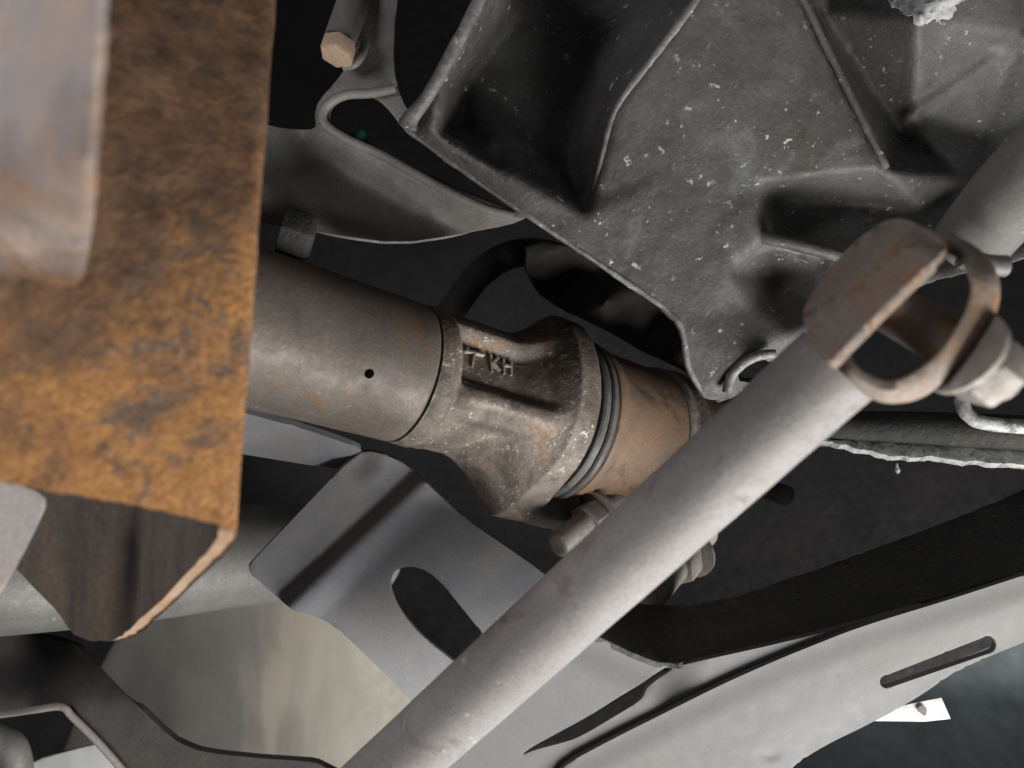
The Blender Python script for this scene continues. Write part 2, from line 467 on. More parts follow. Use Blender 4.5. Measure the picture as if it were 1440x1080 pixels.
def facets(ctrl, creases, blur=5):
    """depth field: control points joined by triangles that keep the crease lines"""
    v, e, f, *_ = delaunay_2d_cdt([Vector((c[0], c[1])) for c in ctrl], creases, [], 0, 1e-4)
    dep = []
    for p in v:
        k = min(range(len(ctrl)), key=lambda i: (ctrl[i][0] - p.x) ** 2 + (ctrl[i][1] - p.y) ** 2)
        dep.append(ctrl[k][2])
    T = [[(v[i].x, v[i].y, dep[i]) for i in t] for t in f]
    def one(x, y):
        bestd = None; bo = -1e9
        for a, b, c in T:
            det = (b[1] - c[1]) * (a[0] - c[0]) + (c[0] - b[0]) * (a[1] - c[1])
            if abs(det) < 1e-9: continue
            l1 = ((b[1] - c[1]) * (x - c[0]) + (c[0] - b[0]) * (y - c[1])) / det
            l2 = ((c[1] - a[1]) * (x - c[0]) + (a[0] - c[0]) * (y - c[1])) / det
            l3 = 1 - l1 - l2
            m = min(l1, l2, l3)
            if m > bo:
                bo = m; bestd = l1 * a[2] + l2 * b[2] + l3 * c[2]
            if m >= 0: break
        return bestd
    def fn(x, y):
        if not blur: return one(x, y)
        s = one(x, y)
        for k in range(6):
            s += one(x + blur * math.cos(k * 1.0472), y + blur * math.sin(k * 1.0472))
        return s / 7
    return fn

def capsule(x0, y0, x1, y1, r0, r1, k=8):
    a = math.atan2(y1 - y0, x1 - x0); out = []
    for i in range(k + 1):
        t = a + math.pi / 2 + math.pi * i / k
        out.append((x0 + r0 * math.cos(t), y0 + r0 * math.sin(t)))
    for i in range(k + 1):
        t = a - math.pi / 2 + math.pi * i / k
        out.append((x1 + r1 * math.cos(t), y1 + r1 * math.sin(t)))
    return out

# ------------------------------------------------------------------ setting: the dark floor pan above everything
def under():
    bm = bmesh.new(); n = 60; g = []
    for i in range(n + 1):
        row = []
        for j in range(n + 1):
            x = -2.2 + 4.4 * i / n; z = -2.2 + 4.4 * j / n
            y = 0.86 + 0.05 * noise.noise(Vector((x * 3, z * 3, 2))) + 0.03 * sst(-.1, .1, math.sin(x * 9 + z * 4))
            row.append(bm.verts.new((x, y, z)))
        g.append(row)
    for i in range(n):
        for j in range(n): bm.faces.new((g[i][j], g[i + 1][j], g[i + 1][j + 1], g[i][j + 1]))
    geo = list(bm.faces)
    o = link('floor_pan', bm, M['body'])
    o['kind'] = 'structure'
under()

# ------------------------------------------------------------------ rusty channel at the left
rb = thing('rusty_channel', 'rusty orange steel channel hanging at the left with its cut end open below', 'bracket', P(334, 742, .25))
def build_channel():
    cut = [(-90, 655, .212), (0, 672, .22), (60, 683, .225), (120, 693, .2302), (200, 708, .2375), (270, 724, .2438), (308, 735, .2475), (326, 743, .2505), (332, 753, .2545), (322, 768, .262),
           (290, 800, .282), (240, 848, .305), (205, 880, .322), (188, 891, .330), (165, 897, .337), (140, 895, .343), (118, 884, .350), (90, 850, .356), (35, 796, .364), (-60, 715, .38)]
    path = catmull([P(*c) for c in cut], 5)
    up = P(386, -60, .25) - P(326, 743, .25)
    rings = []
    nu = 90
    for i in range(nu + 1):
        s = i / nu
        r = []
        for p in path:
            q = p + up * s
            e = max(0, 1 - s * 22)
            q = q + Vector((0, 0, 1)) * e * 0.0007 * noise.noise(p * 260) 
            q += Vector((0, 1, 0)) * 0.0011 * noise.fractal(q * 55, .8, 2, 4)
            q *= 1 + .34 * max(0, s - .45) ** 1.5          # the upper part leans away
            r.append(q)
        rings.append(r)
    bm = bmesh.new()
    R = [[bm.verts.new(p) for p in r] for r in rings]
    for i in range(len(R) - 1):
        for j in range(len(path) - 1):
            bm.faces.new((R[i][j], R[i][j + 1], R[i + 1][j + 1], R[i + 1][j]))
    bmesh.ops.recalc_face_normals(bm, faces=bm.faces); bm.normal_update()
    f0 = min(bm.faces, key=lambda f: (f.calc_center_median() - P(200, 400, .235)).length)
    if f0.normal.y > 0: bmesh.ops.reverse_faces(bm, faces=bm.faces); bm.normal_update()
    ff = list(bm.faces); bnd = [e for e in bm.edges if len(e.link_faces) == 1]
    fv = list(bm.verts)
    back = {v: bm.verts.new(v.co - v.normal * .0055) for v in fv}
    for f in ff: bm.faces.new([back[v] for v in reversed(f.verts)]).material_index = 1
    for e in bnd:
        a, b = e.verts; bm.faces.new((a, b, back[b], back[a])).material_index = 2
    bmesh.ops.bevel(bm, geom=bnd, offset=.0009, segments=2, profile=.5, affect='EDGES', clamp_overlap=True)
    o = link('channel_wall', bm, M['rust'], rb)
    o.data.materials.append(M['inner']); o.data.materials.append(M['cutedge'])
build_channel()
sheet('near_flange', [(-110, -60), (158, -60), (150, 60), (140, 200), (131, 320), (122, 385), (104, 440), (60, 500), (-110, 520)],
      lambda x, y: (.180 - .030 * x / 150) * sst(430, 210, y) + (.2215 + .00008 * x) * sst(210, 430, y) + .012 * sst(425, 500, y) + .007 * sst(128, 158, x + y * .075 - 6), M['rust_pale'], rb, th=.002, step=12, sm=2, bev=.0005, nz=.0006).__setitem__('label', 'pale dusty flange nearest the camera, lightly rusted')

o = sheet('steel_strap', [(-60, 660), (40, 684), (70, 700), (52, 742), (22, 800), (-5, 845), (-60, 900)], lambda x, y: .285 + .0001 * x, M['strap'], th=.004, step=12, sm=1, bev=.001)
tag(o, 'pale grey strap end showing inside the rusty channel at the left edge', 'strap')

# ------------------------------------------------------------------ pipe behind the channel
pp = catmull([P(-150, 812, .44), P(0, 805, .46), (P(200, 795, .52)), P(330, 782, .57), P(440, 776, .61), P(520, 776, .66)], 10)
o = tube('grey_pipe', pp, .0355, M['pipe'], seg=48)
tag(o, 'grey round pipe running behind the open end of the rusty channel', 'pipe')

# ------------------------------------------------------------------ lower left panel and brace
o = sheet('scraped_panel', [(60, 1140), (110, 1000), (160, 900), (215, 830), (330, 790), (440, 800), (500, 850), (530, 920), (590, 975), (700, 1060), (760, 1140)],
          lambda x, y: .66 + .0000007 * (x - 400) ** 2 + .00002 * (x - 400), M['scraped'], th=.003, step=16, sm=2, nz=.002, nzf=9)
tag(o, 'olive grey curved panel with beige scrape marks at the lower left', 'panel')
br = thing('dark_brace', 'dark brown brace with a pale edged opening in the bottom left corner', 'brace', P(100, 990, .5))
sheet('brace_plate', [(-60, 880), (100, 900), (128, 925), (165, 962), (210, 1010), (258, 1052), (330, 1064), (480, 1074), (480, 1140), (-60, 1140)],
      lambda x, y: .49 + .03 * sst(1000, 900, y) + .025 * sst(110, 40, x), M['dark'], br, holes=[[(-50, 1016), (0, 1010), (50, 1003), (86, 999), (104, 1014), (140, 1050), (170, 1085), (190, 1130), (-50, 1130)]], th=.006, step=12, sm=1, bev=.002)
tube('opening_rim', catmull([P(-60, 1012, .505), P(0, 1005, .503), P(50, 998, .49), P(86, 994, .487), P(102, 1008, .486), P(140, 1046, .485), P(178, 1090, .485)], 8), .0022, M['strap'], br, seg=12)
o = sheet('sunlit_ground_patch', [(20, 1085), (60, 1066), (138, 1046), (200, 1090), (200, 1140), (10, 1140)], lambda x, y: .60, M['white'], th=.004, sm=0, step=14)  # white plate stands in for sunlit ground beyond the opening
tag(o, 'small white plate painted as sunlit ground, seen through the bottom left opening', 'ground_patch')
o = tube('dim_hose', catmull([P(-40, 1030, .56), P(5, 1045, .56), P(20, 1070, .56), P(25, 1130, .56)], 8), .011, M['pipe'], seg=20)
tag(o, 'dim grey hose end at the bottom left corner', 'hose')

# ------------------------------------------------------------------ grey slotted bracket below the shaft
def d_slot(x, y):
    # signed distance to the crease from (602,690) to (416,862): positive to the lower right
    nx, ny = 172, 186; ln = math.hypot(nx, ny)
    s = ((x - 602) * nx + (y - 690) * ny) / ln
    d = .475 - .0120 * sst(-38, -8, s) + .0065 * sst(-2, 30, s) + .00002 * max(0, s - 34) + .00012 * (y - 800) + .00006 * (x - 560)
    d += .006 * sst(40, 0, math.hypot(x - 505, y - 645))
    return d
sb = thing('slotted_bracket', 'satin grey pressed bracket with a rounded slot and a folded crease', 'bracket', P(560, 820, .47))
sheet('bracket_plate', [(500, 637), (530, 634), (575, 655), (603, 683), (655, 730), (706, 765), (765, 806), (815, 850), (790, 930), (720, 1010), (640, 1060), (600, 1010), (560, 966), (510, 917),
                        (470, 880), (440, 866), (424, 862), (414, 861), (400, 850), (370, 822), (344, 801), (365, 779), (430, 711)], d_slot, M['grey'], sb,
      holes=[[(549, 828), (552, 806), (568, 797), (592, 799), (618, 816), (650, 855), (690, 905), (660, 950), (632, 925), (596, 898), (564, 862)]], th=.003, step=7, sm=1, bev=.0009, hsm=2)
sheet('side_rail', [(300, 570), (360, 585), (430, 604), (500, 628), (516, 638), (494, 661), (440, 655), (380, 645), (300, 632)], lambda x, y: .442 + .0005 * (y - 620) + .00010 * (x - 420), M['grey'], sb, th=.004, step=10, sm=1)

# ------------------------------------------------------------------ pale pressed arm at the lower right
def d_arm(x, y): return .405 + .00006 * (x - 900) + .00010 * (y - 1000)
ar = thing('pressed_arm', 'pale grey pressed steel suspension arm with long slots across the lower right', 'suspension arm', P(1000, 1020, .4))
def d_up(x, y):
    return d_arm(x, y) + .004 + .012 * sst(60, 0, polydist(x, y, [(780, 870), (850, 903), (935, 940)])) * 0.5
sheet('upper_shell', [(640, 980), (780, 868), (830, 890), (880, 918), (935, 941), (1000, 926), (1100, 904), (1195, 880), (1330, 842), (1330, 900), (1180, 960), (1000, 1050), (900, 1140), (540, 1140)], d_up, M['arm'], ar,
      holes=[[(731, 1064), (745, 1052), (780, 1033), (830, 1006), (880, 974), (898, 964), (922, 947), (944, 934), (948, 940), (928, 953), (908, 968), (905, 983), (867, 1006), (815, 1037), (790, 1045), (750, 1055)]], th=.003, step=7, sm=1, bev=.0007, hsm=2, hstep=3.5)
sheet('lower_shell', [(770, 1140), (786, 1090), (793, 1076), (860, 1040), (940, 1000), (1020, 960), (1100, 925), (1150, 905), (1190, 889), (1240, 872), (1330, 845), (1440, 809), (1520, 784), (1520, 872), (1440, 903), (1345, 942), (1290, 982), (1215, 1022), (1160, 1048), (1110, 1080), (1080, 1140)],
      lambda x, y: d_arm(x, y) - .0006 - .0025 * sst(0, 40, polydist(x, y, [(793, 1076), (940, 1000), (1100, 925), (1240, 872), (1440, 809)])) + .004 * sst(60, 0, polydist(x, y, [(1520, 872), (1345, 942), (1290, 982), (1110, 1080)])) + .003 * sst(22, 0, math.hypot(x - 1083, (y - 1061) * 1.6)),
      M['arm'], ar, holes=[capsule(1247, 959, 1389, 907, 9, 12)], th=.003, step=6, sm=2, bev=.0009, hsm=0)
sheet('inner_wall', [(780, 872), (838, 893), (885, 916), (938, 936), (1000, 920), (1100, 898), (1195, 874), (1330, 836), (1440, 802), (1520, 776), (1520, 640), (1440, 690), (1300, 745), (1150, 800), (1000, 850), (900, 850), (830, 840)],
      lambda x, y: d_arm(x, y) + .008 + .0009 * max(0, (polydist(x, y, [(780, 872), (885, 916), (938, 936), (1100, 898), (1330, 836), (1520, 776)]))), M['wall'], ar, th=.003, step=10, sm=1, rough_edge=.5, nz=.001, nzf=70)
sheet('slot_shade_back', [(1190, 912), (1330, 862), (1440, 825), (1520, 800), (1520, 858), (1440, 888), (1340, 932), (1260, 980), (1190, 1000)], lambda x, y: d_arm(x, y) + .045, M['body'], ar, th=.003, step=12, sm=0)  # back wall added behind the slot, black so the opening looks shaded
tube('folded_lip', catmull([P(800, 872, .425), P(850, 897, .425), P(890, 917, .425), P(940, 937, .424)], 8), .0028, M['press'], ar, seg=12)

lb = thing('white_label', 'small white paper label poking out below the slotted end of the arm', 'label', P(1290, 1000, .44))
sheet('paper', [(1225, 1014), (1270, 992), (1324, 981), (1337, 1011), (1300, 1015)], lambda x, y: .44, M['white'], lb, th=.0008, sm=0, step=9, bev=.0002)
sheet('printed_mark', [(1288, 998), (1297, 990), (1304, 996), (1302, 1008), (1296, 1004)], lambda x, y: .4385, M['press'], lb, th=.0004, sm=1, step=4, bev=0)

# dim ground past the arm
o = sheet('ground', [(900, 1000), (1200, 960), (1600, 800), (1700, 800), (1700, 1300), (800, 1300)], lambda x, y: .80 - .0006 * max(0, y - 960), M['ground'], th=.004, sm=0, step=24, nz=.004, nzf=6)
o['kind'] = 'structure'

# ------------------------------------------------------------------ shaft assembly
S = P(573, 525, .426)
U = Vector((.80, .545, -.25)).normalized()
sh = thing('drive_shaft', 'brown grey steel drive shaft with a cast flange yoke crossing the centre', 'drive shaft', S)
u_, w_, v_ = basis(U, -S)
if v_.z < 0: v_ = -v_
def cyl(t, th, r): return S + u_ * t + (w_ * math.cos(th) + v_ * math.sin(th)) * r
RT = .0375
def ringed(name, prof, mat, seg=96, nz=0.0002, parent=sh):
    rings = []
    for t, r in prof:
        ring = []
        for j in range(seg):
            th = 2 * math.pi * j / seg
            q = cyl(t, th, r); q += (q - (S + u_ * t)).normalized() * nz * noise.fractal(q * 120, .8, 2, 4)
            ring.append(q)
        rings.append(ring)
    return link(name, loft(rings), mat, parent)
def seq(a, b, n): return [a + (b - a) * i / n for i in range(n + 1)]
tb = ringed('shaft_tube', [(t, RT) for t in seq(-.30, -.004, 40)] + [(-.0025, RT - .0004), (-.0015, RT - .0016), (-.0012, RT - .006)], M['tube'])
# vent hole in the tube
def on_tube(px, py, r):
    d = P(px, py, 1.0); best = None
    for i in range(400):
        t = -.12 + .24 * i / 400
        for k in range(-45, 46):
            th = k * math.pi / 90
            q = cyl(t, th, r); x = 720 + q.x / q.y * F; y = 540 - q.z / q.y * F
            e = (x - px) ** 2 + (y - py) ** 2
            if best is None or e < best[0]: best = (e, t, th)
    return best[1], best[2]
t0, th0 = on_tube(520, 524, RT)
ho = cyl(t0, th0, RT); hn = (w_ * math.cos(th0) + v_ * math.sin(th0))
cut = lathe('vent_hole', ho - hn * .007, hn, [(0, .0024), (.014, .0024)], M['seal'], tb, seg=24)
bpy.context.view_layer.update()
md = tb.modifiers.new('cut', 'BOOLEAN'); md.object = cut; md.operation = 'DIFFERENCE'; md.solver = 'EXACT'
bpy.context.view_layer.update()
me2 = bpy.data.meshes.new_from_object(tb.evaluated_get(bpy.context.evaluated_depsgraph_get()))
tb.modifiers.clear(); tb.data = me2
for p in me2.polygons: p.use_smooth = True
me2.set_sharp_from_angle(angle=math.radians(38))
bpy.data.objects.remove(cut)

def flange_r(th):
    a = math.degrees(th)
    def bump(c, wd):
        dd = abs((a - c + 180) % 360 - 180); return math.exp(-(dd / wd) ** 2)
    return .0485 + .0165 * bump(-88, 27) + .0085 * bump(88, 34) + .004 * bump(180, 40)
def yoke():
    ts = seq(-.0008, .016, 14) + seq(.017, .060, 44)[0:] + seq(.0605, .0955, 46)
    rings = []
    for t in ts:
        ring = []
        for j in range(192):
            th = 2 * math.pi * j / 192; a = math.degrees(th); a = (a + 180) % 360 - 180
            # neck
            r = RT + .0005 * sst(-.001, .002, t) - .0018 * sst(.0085, .012, t)
            # squared casting
            c = .0018 * math.cos(4 * (th - .78))
            r -= c * sst(.006, .02, t)
            # pocket with raised letters
            pk = sst(.0115, .0145, t) * sst(2, 11, a) * sst(66, 54, a)
            r -= .0075 * pk * sst(.084, .066, t)
            pk2 = sst(.016, .022, t) * sst(-20, -34, a) * sst(-100, -80, a)
            r -= .0035 * pk2 * sst(.07, .05, t)
            # ridge
            r += .0034 * math.exp(-((a + 5) / 7) ** 2) * sst(.010, .02, t) * sst(.078, .066, t)
            # flare to flange
            R = flange_r(th)
            lead = .018 * math.exp(-(((a + 88 + 180) % 360 - 180) / 42) ** 2)
            k = min(1, max(0, (t - (.050 - lead * .9)) / (.0305 + lead * .5))); k = k ** 1.7
            r = r + (R - r) * k
            # rolled rim
            if t > .0925:
                x = (t - .0925) / .003; r -= .0026 * (1 - math.sqrt(max(0, 1 - x * x)))
            q = cyl(t, th, r)
            q += (q - (S + u_ * t)).normalized() * .00022 * noise.fractal(q * 140, .8, 2, 5)
            ring.append(q)
        rings.append(ring)
    return link('flange_yoke', loft(rings), M['yoke'], sh, 60)
yk = yoke()
# raised cast marks in the pocket
def mark(strokes):
    bm = bmesh.new()
    for (x0, y0, x1, y1) in strokes:
        a = Vector((x0, y0)); b = Vector((x1, y1)); d = (b - a).normalized(); n = Vector((-d.y, d.x)) * 1.25
        c = [a + n, b + n, b - n, a - n]
        lo = []; hi = []
        for q in c:
            th = None
            # pixel -> shaft coordinates, linearised round the pocket centre
            t = T0[0] + (q.x - 690) * JT[0] + (q.y - 503) * JT[1]
            th = T0[1] + (q.x - 690) * JT[2] + (q.y - 503) * JT[3]
            lo.append(bm.verts.new(cyl(t, th, RT - .0105))); hi.append(bm.verts.new(cyl(t, th, RT - .0085)))
        bm.faces.new(hi); bm.faces.new(lo[::-1])
        for i in range(4):
            k = (i + 1) % 4; bm.faces.new((hi[i], lo[i], lo[k], hi[k]))
    return link('raised_mark', bm, M['yoke'], yk, 20)
rp = RT - .0085
T0 = on_tube(690, 503, rp); Tx = on_tube(720, 503, rp); Ty = on_tube(690, 523, rp)
JT = ((Tx[0] - T0[0]) / 30, (Ty[0] - T0[0]) / 20, (Tx[1] - T0[1]) / 30, (Ty[1] - T0[1]) / 20)
mark([(645, 489, 654, 499), (664, 489, 654, 499), (654, 499, 650, 510)])
mark([(660, 493, 684, 499), (672, 496, 668, 514)])
mark([(692, 499, 692, 522), (702, 503, 693, 510), (693, 510, 702, 522)])
mark([(708, 506, 707, 526), (718, 510, 716, 528), (708, 514, 717, 517)])

ringed('seal_ring', [(.0962, .040), (.0962, .0490), (.0975, .0500), (.1005, .0500), (.1015, .0490), (.1015, .04)], M['seal'])
ringed('seal_ring', [(.1024, .040), (.1024, .0492), (.1034, .0502), (.1060, .0502), (.1072, .0490), (.1072, .04)], M['seal'])
# dark ear of the seal
ear = ringed('coupling_sleeve', [(.1085, .030), (.1085, .0468), (.110, .0485), (.113, .0488), (.116, .0476), (.118, .0470)] + [(t, .0470) for t in seq(.12, .164, 12)] + [(.1665, .0476), (.1665, .030)], M['sleeve'])
ringed('end_collar', [(.1675, .03), (.1675, .0475), (.1695, .0495), (.1735, .0500), (.1755, .0488), (.1785, .0505), (.1830, .0508), (.1850, .0490), (.24, .046)], M['yoke'])
sheet('seal_ear', [(722, 730), (760, 700), (790, 676), (812, 690), (828, 742), (800, 748), (760, 742)], lambda x, y: .468, M['seal'], sh, th=.012, sm=1, step=6, bev=.002)
def bolt(parent, a, b, r, hr, mat, nm='bolt'):
    d = (b - a); L = d.length; d.normalize()
    prof = [(0, r * .5), (0, r * .86), (r * .12, r)]
    n = max(3, int(L / .0018))
    for i in range(n):
        t = r * .15 + (L - r * .2) * i / n
        prof += [(t, r), (t + .0006, r * .9)]
    prof += [(L, r)]
    o = lathe(nm, a, d, prof, mat, parent, seg=28, angle=50)
    hexhead('nut', a + d * L * .45, d, hr, L * .22, mat, o)
    lathe('washer', a + d * L * .68, d, [(0, r), (0, hr * 1.25), (.0018, hr * 1.25), (.0018, r)], mat, o, seg=28)
    return o
bolt(sh, P(783, 766, .442), P(868, 706, .478), .0078, .0115, M['bolt'])
bolt(sh, P(905, 838, .47), P(985, 745, .52), .012, .0165, M['bolt'])
sheet('flange_lug', [(868, 856), (905, 842), (945, 805), (965, 780), (935, 760), (880, 800)], lambda x, y: .50, M['bolt_dim'], sh, th=.012, sm=1, step=7, bev=.002)

# ------------------------------------------------------------------ diagonal rod and its eye
A = P(458, 1165, .382); B = P(1178, 512, .272)
td = thing('track_rod', 'smooth grey diagonal rod with a rusty bolted eye at its upper right end', 'rod', A)
tube('rod_tube', [A.lerp(B, i / 40) for i in range(41)], lambda s: .0158, M['rod'], td, seg=64, nz=.00015)
C = P(1290, 446, .258)
n_ = Vector((-.30, .91, .28)).normalized()
a_ = Vector((.667, 0, .745)); a_ = (a_ - n_ * a_.dot(n_)).normalized()
b_ = n_.cross(a_).normalized()
if b_.x < 0: b_ = -b_
def oval(th, ra, rb_, e=2.5):
    c = math.cos(th); s = math.sin(th)
    return (math.copysign(abs(c) ** (2 / e), c) * ra, math.copysign(abs(s) ** (2 / e), s) * rb_)
near_edge = [(1163, 511), (1185, 488), (1262, 410), (1300, 375), (1336, 343)]
def d_lug(x, y):
    k = -((x - 1163) * .697 + (y - 511) * .717)
    return .2500 + .00026 * k - .0022 * math.exp(-((k - 54) / 6) ** 2) + .016 * sst(54, 88, k) + .006 * sst(34, 0, polydist(x, y, [(1246, 307), (1290, 312), (1336, 343)]))
sheet('left_lug', [(1126, 437), (1150, 399), (1186, 353), (1220, 324), (1246, 307), (1275, 306), (1310, 323), (1337, 343), (1318, 361), (1298, 379), (1262, 412), (1220, 454), (1185, 490), (1164, 513), (1145, 490), (1132, 463)],
      d_lug, M['eye'], td, th=.0042, step=7, sm=1, bev=.0008, nz=.00025, nzf=90, angle=60)
def loop_strap():
    inn = [(1196, 486), (1197, 503), (1215, 522), (1258, 535), (1312, 503), (1350, 452), (1364, 412), (1360, 384), (1346, 364), (1322, 352)]
    out = [(1176, 496), (1180, 520), (1203, 547), (1246, 567), (1302, 556), (1358, 504), (1398, 446), (1406, 400), (1386, 358), (1335, 326)]
    ci = catmull([(x, y, 0) for x, y in inn], 8); co = catmull([(x, y, 0) for x, y in out], 8)
    rings = []
    for i in range(len(ci)):
        s_ = i / (len(ci) - 1)
        a = ci[i]; b = co[i]
        d = .2535 + .010 * sst(.72, 1, s_) + .004 * sst(.2, 0, s_)
        m1 = a.lerp(b, .10); m2 = a.lerp(b, .46); m3 = a.lerp(b, .92)
        sec = [P(a.x, a.y, d + .0012), P(m1.x, m1.y, d + .0002), P(m2.x, m2.y, d), P(m3.x, m3.y, d + .0045), P(b.x, b.y, d + .0062), P(b.x, b.y, d + .0150), P(m2.x, m2.y, d + .0165), P(a.x, a.y, d + .0150)]
        rings.append([q + Vector((0, 1, 0)) * .0005 * noise.fractal(q * 150, .8, 2, 4) for q in sec])
    return link('loop_strap', loft(rings), M['eye'], td, 50)
loop_strap()
s0 = P(1238, 424, .272); s1_ = P(1362, 500, .276)
sx_ = s1_ - s0; sl_ = sx_.length
lathe('bush_sleeve', s0, sx_, [(0, .002), (0, .0084)] + [(t * sl_, .0084) for t in seq(.02, .98, 8)] + [(sl_, .002)], M['eye'], td, seg=32)
b_ = Vector((.80, .25, -.50)).normalized()
w0 = P(1352, 494, .262)
bl = lathe('eye_bolt', w0, b_, [(0, .003), (0, .0140), (.0006, .0150), (.0026, .0150), (.0034, .0142), (.0034, .0118), (.0062, .0116)], M['bolt'], td, seg=40)
hexhead('bolt_head', w0 + b_ * .0058, b_, .0128, .0120, M['bolt'], bl)
lathe('bolt_tip', w0 + b_ * .0170, b_, [(0, .002), (0, .0072), (.004, .0070), (.005, .006)], M['bolt'], bl, seg=24)
lathe('white_fleck', P(1180, 467, .2585), Vector((0, -1, 0)), [(0, .0002), (.0002, .0012), (.0009, .0008), (.0011, .0002)], M['white'], td, seg=12)  # small white fleck on the lug

# ------------------------------------------------------------------ cast housing, upper right
ch = thing('cast_housing', 'dark grey ribbed cast alloy housing with white corrosion specks, upper right', 'housing', P(900, 250, .4))
ctrl = [(690, -80, .372), (672, 0, .372), (600, 130, .375), (566, 180, .384),        # 0-3 outer rim
        (745, 306, .390), (870, 392, .400), (958, 462, .405), (985, 560, .412),       # 4-7 lower edge
        (712, -80, .376), (700, 0, .376), (628, 120, .376), (614, 184, .374),          # 8-11 inner rim top
        (740, -80, .432), (725, 20, .432), (655, 110, .428), (640, 182, .420),          # 12-15 pocket floor left
        (722, 246, .380), (826, 304, .391),                                           # 16-17 lip inner
        (800, 235, .428), (840, 60, .438), (930, -80, .442),                          # 18-20 pocket right floor
        (868, 150, .386), (834, 280, .393), (985, -10, .374), (1020, -80, .370),      # 21-24 rib
        (1062, 262, .399), (1064, 318, .399), (1026, 376, .401), (1000, 440, .405),   # 25-28 face 2 right
        (1130, 0, .380), (1098, -80, .372), (1248, 240, .406),                        # 29-31 ridge
        (1090, 275, .440), (1230, 290, .448), (1110, 322, .442), (1076, 385, .440),   # 32-35 dark recess
        (1180, 362, .404), (1300, 390, .41), (1076, 338, .402),                       # 36-38 light rim
        (1152, 20, .480), (1262, 190, .490), (1160, -80, .480),                       # 39-41 valley
        (1290, 30, .440), (1400, -80, .430), (1440, 50, .455), (1520, -60, .46),      # 42-45 dome
        (1285, 160, .478), (1420, 80, .470), (1380, 190, .49), (1520, 140, .46),     # 46-49
        (1300, 300, .45), (1520, 330, .45), (1050, 505, .404), (1110, 470, .41), (1060, 430, .412), (1160, 430, .415), (1350, 250, .46), (1600, -80, .47), (1600, 400, .46),
        (940, 250, .3925), (985, 330, .398), (985, 216, .392)]
cre = [(0, 1), (1, 2), (2, 3), (3, 4), (4, 5), (5, 6), (6, 7), (8, 9), (9, 10), (10, 11), (12, 13), (13, 14), (14, 15), (11, 16), (16, 17), (17, 22), (22, 21), (21, 23), (23, 24), (20, 19), (19, 18),
       (25, 26), (26, 27), (27, 28), (21, 61), (61, 25), (30, 29), (29, 31), (41, 39), (39, 40), (38, 36), (36, 37), (32, 33), (32, 35), (25, 31)]
dfc = facets(ctrl, cre, 8)
def d_cast(x, y):
    d = dfc(x, y)
    d -= .003 * math.exp(-(polydist(x, y, [(1275, 165), (1340, 125), (1440, 55), (1520, 10)]) / 9) ** 2)
    return d
sheet('housing_shell', [(690, -60), (672, 0), (640, 62), (602, 130), (574, 160), (566, 180), (600, 208), (680, 262), (745, 306), (800, 345), (870, 392), (930, 433), (958, 462), (968, 520), (984, 556), (1006, 564), (1024, 560),
                        (1040, 555), (1090, 550), (1140, 500), (1210, 440), (1300, 400), (1400, 370), (1560, 340), (1560, -60)], d_cast, M['alloy'], ch,
      holes=[[(1042, 538), (1036, 526), (1044, 515), (1058, 508), (1076, 506), (1090, 512), (1085, 530), (1064, 542)]], th=.008, step=6, sm=1, rough_edge=3.0, bev=.0012, nz=.0004, nzf=60, angle=179,
      lines=[(ctrl[a][:2], ctrl[b][:2]) for a, b in cre])
# worn ring round the mounting hole and the bright casting ribs
tube('hole_rim', catmull([P(1022, 552, .408), P(1029, 528, .407), P(1046, 510, .405), P(1068, 500, .404), P(1090, 498, .404)], 8), .0026, M['rib'], ch, seg=14)
tube('cast_rib', catmull([P(1004, -60, .3715), P(985, -10, .375), P(926, 72, .381), P(868, 150, .3875), P(848, 215, .392), P(834, 275, .3975)], 10), lambda q: .0024 - .0014 * q, M['rib'], ch, seg=12, nz=.0004)
tube('cast_rib', catmull([P(1100, -60, .3755), P(1130, 0, .3815), P(1190, 122, .3945), P(1246, 236, .409)], 10), .0020, M['alloy'], ch, seg=12, nz=.0004)
tube('recess_rim', catmull([P(1052, 330, .412), P(1080, 336, .403), P(1130, 347, .402), P(1185, 362, .404)], 8), .0032, M['alloy'], ch, seg=14, nz=.0003)
tube('edge_rib', catmull([P(700, -60, .370), P(672, 4, .370), P(640, 66, .371), P(602, 134, .373), P(578, 166, .375), P(572, 180, .376)], 10), lambda s: .0030 + .0016 * sst(.6, 1, s), M['rib'], ch, seg=16, nz=.0003)
tube('lower_rib', catmull([P(572, 180, .384), P(640, 231, .387), P(700, 274, .389), P(745, 304, .391), P(800, 342, .395), P(870, 389, .400), P(930, 430, .404), P(957, 459, .405), P(968, 515, .409), P(988, 553, .412)], 14), .0015, M['rib'], ch, seg=12, nz=.0005)

sheet('corrosion_crust', [(1236, -20), (1250, 8), (1268, 14), (1282, 30), (1300, 38), (1316, 26), (1338, 22), (1352, 4), (1366, -20), (1300, -30)],
      lambda x, y: d_cast(x, y) - .0012, M['pale'], ch, th=.0008, step=4, sm=1, rough_edge=9, bev=0, nz=.0012, nzf=200)
# pale pipe stub beside the eye
sp = thing('pipe_stub', 'pale blurred pipe stub at the right edge above the bolted eye', 'pipe', P(1420, 260, .33))
tube('stub_body', catmull([P(1600, 110, .30), P(1490, 210, .315), P(1430, 265, .335), P(1368, 338, .372)], 8), lambda s: .0168, M['pipe'], sp, seg=40)
tube('stub_tab', catmull([P(1352, 362, .33), P(1385, 372, .33), P(1414, 374, .33)], 6), .0045, M['pipe'], sp, seg=14)

